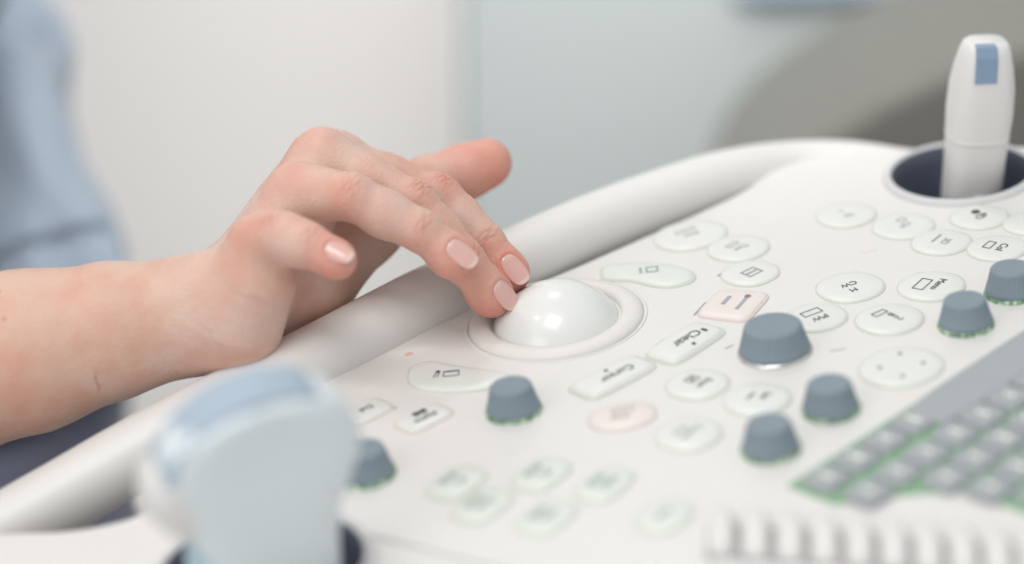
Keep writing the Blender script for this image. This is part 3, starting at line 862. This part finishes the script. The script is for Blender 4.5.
# sleeve: open cone falling from the shoulder
s0 = pt(-5, 60, 1.33); s2 = pt(80, 338, 1.27)
rs = []
d_ = (s2-s0).normalized(); sx = d_.cross(Vector((0, 1, 0))).normalized(); sy = d_.cross(sx)
for i in range(22):
    t = i/21; c = s0.lerp(s2, t); r = .030 + .007*t
    rs.append([tuple(c + (sx*math.cos(q) + sy*math.sin(q))*r*(1+.34*noise.noise(Vector((math.cos(q)*1.6, math.sin(q)*1.6, t*2.4))))) for q in [2*PI*j/64 for j in range(64)]])
V, F = rings(rs, True, False); sl = mesh('shirt_fold', V, F, M['scrub'], person)
V, F = rings(rs[15:17], True, True); mesh('tube_plug', V, F, M['scrub'], sl)  # disk added inside the tube so its opening looks less dark
so = sl.modifiers.new('thick', 'SOLIDIFY'); so.thickness = .002
# sleeve round the upper arm
HB = Matrix((RIGHT, UP, BACK)).transposed()
el_ = HB @ (Vector(hp(-400, 395, -5))/1000); sh_v = HB @ (Vector(hp(-400, 395, -5) + np.array([25, 215, -330]))/1000)
d_ = (sh_v-el_).normalized(); sx = d_.cross(Vector((0, 0, 1))).normalized(); sy = d_.cross(sx); rs = []
for i in range(18):
    t = .42 + .62*i/17; c = el_.lerp(sh_v, t); rr_ = .058 + .006*(i/17)
    rs.append([tuple(c + (sx*math.cos(q) + sy*math.sin(q))*rr_*(1+.10*noise.noise(Vector((math.cos(q)*1.8, math.sin(q)*1.8, t*5))))) for q in [2*PI*j/64 for j in range(64)]])
V, F = rings(rs, False, True); sv = mesh('sleeve', V, F, M['scrub'], person); so = sv.modifiers.new('thick', 'SOLIDIFY'); so.thickness = .002
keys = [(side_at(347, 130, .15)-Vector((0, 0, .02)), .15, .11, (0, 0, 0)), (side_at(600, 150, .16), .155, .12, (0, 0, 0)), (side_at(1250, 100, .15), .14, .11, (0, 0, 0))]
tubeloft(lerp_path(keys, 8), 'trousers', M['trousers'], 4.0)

# ------------------------------------------------------------------ room behind
YW = .95
def vf_box(name, x0, x1, y0, y1, z0, z1, m, parent=None, bev=.004):
    V, F = box_vf(x0, x1, y0, y1, z0, z1); o = mesh(name, V, F, M[m], parent, smooth=False)
    if bev:
        b = o.modifiers.new('bevel', 'BEVEL'); b.width = bev; b.segments = 3
    return o
FZ = -.92
fl = vf_box('floor', -4, 4, -3, 4, FZ-.05, FZ, 'floor', bev=0); tag(fl, kind='structure')
wl = vf_box('back_wall', -4, 4, YW, YW+.1, FZ, 1.6, 'wall', bev=0); tag(wl, 'plain white wall behind the operator, left of the grey cabinet', 'wall')
# tall teal-grey cabinet, its left edge at x=455
def at_y(px, py, y):
    d = ray(px, py); return CAM + d*((y-CAM.y)/d.y)
e = at_y(456, 90, YW-.16)
cab = empty('storage_cabinet', (e.x, YW-.15, FZ)); tag(cab, 'tall teal grey laminate cabinet standing against the white wall', 'cabinet')
vf_box('carcass', .006, 2.6, 0, .148, .002, 1.9, 'door', cab)
vf_box('edge_strip', 0, .004, -.021, .148, .002, 1.9, 'trim', cab, .002)
for i in range(3): vf_box('door', .006+i*.84, .855+i*.84, -.02, -.002, .06, 1.88, 'door', cab)
# taupe couch at the right
c0 = at_y(1000, 120, YW-.34)
cou = empty('examination_couch', (c0.x, YW-.42, FZ)); tag(cou, 'taupe upholstered couch behind the far probe, blurred', 'couch')
def prism(name, pts, y0, y1, m, parent, bev=.03):
    n = len(pts); V = [(x, y0, z) for x, z in pts] + [(x, y1, z) for x, z in pts]
    F = [tuple(range(n)), tuple(range(2*n-1, n-1, -1))] + [(i, n+i, n+(i+1) % n, (i+1) % n) for i in range(n)]
    o = mesh(name, V, F, M[m], parent, smooth=False); b = o.modifiers.new('bevel', 'BEVEL'); b.width = bev; b.segments = 5; return o
bk = [at_y(px, py, YW-.40) - cou.location for px, py in ((735, 188), (768, 146), (815, 110), (868, 76), (935, 45), (1040, 10), (1240, -45), (1240, 60), (1240, 190), (735, 210))]
prism('backrest', [(p.x, p.z) for p in bk], -.03, .14, 'couch', cou, .012)
x0, x1 = bk[0].x, bk[5].x; zz = bk[-1].z
vf_box('seat', x0, x1+.4, -.05, .20, zz-.12, zz-.002, 'couch', cou, .02)
for lx in (x0+.05, x1+.3): vf_box('leg', lx, lx+.05, .03, .08, .002, zz-.122, 'under', cou)
# blue towel over the cabinet handle
tq = at_y(812, -6, YW-.19)
lo = []
for t in range(14):
    f = t/13; z = tq.z - .008 + f*.12
    row = []
    for q in range(40):
        a = 2*PI*q/40; xx = math.copysign(abs(math.cos(a))**.5, math.cos(a))*.052; yy = math.copysign(abs(math.sin(a))**.6, math.sin(a))*.0035
        row.append((tq.x + xx, YW-.1765 + yy + .0012*math.sin(xx*90+f*2), z))
    lo.append(row)
V, F = rings(lo); tw = mesh('towel', V, F, M['towel'])
tag(tw, 'pale blue folded towel hanging on the grey cabinet at the top of the picture', 'towel')

# ------------------------------------------------------------------ light
w = bpy.data.worlds.new('World'); sc.world = w; w.use_nodes = True
bg = w.node_tree.nodes['Background']; bg.inputs[0].default_value = (.97, .985, 1.0, 1); bg.inputs[1].default_value = .66
def area(name, loc, target, size, power, col=(1, 1, 1), sy=None, spec=1.0):
    l = bpy.data.lights.new(name, 'AREA'); l.energy = power; l.color = col; l.size = size
    if sy: l.shape = 'RECTANGLE'; l.size_y = sy
    o = bpy.data.objects.new(name, l); C.objects.link(o); o.location = loc; l.specular_factor = spec
    o.rotation_euler = (Vector(target)-Vector(loc)).to_track_quat('-Z', 'Y').to_euler(); return o
area('ceiling_panel_light', (-.40, -.60, 1.95), (0, 0, 0), .85, 15.0, (1, .985, .96), spec=.5)
area('front_fill_light', (-1.3, -1.5, .95), (-.05, 0, 0), 1.0, 9, (1, .985, .965), spec=.8)  # added soft fill from front left
rl = area('wall_fill_light', (.05, .46, .5), (.05, YW, -.6), .8, 3.1, (1, .98, .95), spec=.2); rl.data.spread = math.radians(80)  # added fill lamp, out of view, to brighten the back wall
# two ceiling fittings whose reflections sit on the ball
def mirror_dir(px, py):
    d = ray(px, py).normalized(); o = CAM - BALL; b_ = o.dot(d); disc = b_*b_-(o.dot(o)-BR**2); t = -b_-math.sqrt(disc)
    p = CAM + d*t; n = (p-BALL).normalized(); return p, (d - 2*d.dot(n)*n)
for px, py, pw, s in ((554, 295, 2.2, .16), (537, 318, 1.4, .12)):
    p, r = mirror_dir(px, py); print('lamp dir', r)
    area('ceiling_lamp', p + r*1.5, p, s*1.1, pw, (1, .99, .97), s*.6)

sc.render.engine = 'CYCLES'
sc.cycles.use_denoising = True
sc.cycles.max_bounces = 8
sc.view_settings.view_transform = 'Standard'; sc.view_settings.look = 'None'; sc.view_settings.exposure = 0.03; sc.view_settings.gamma = 1
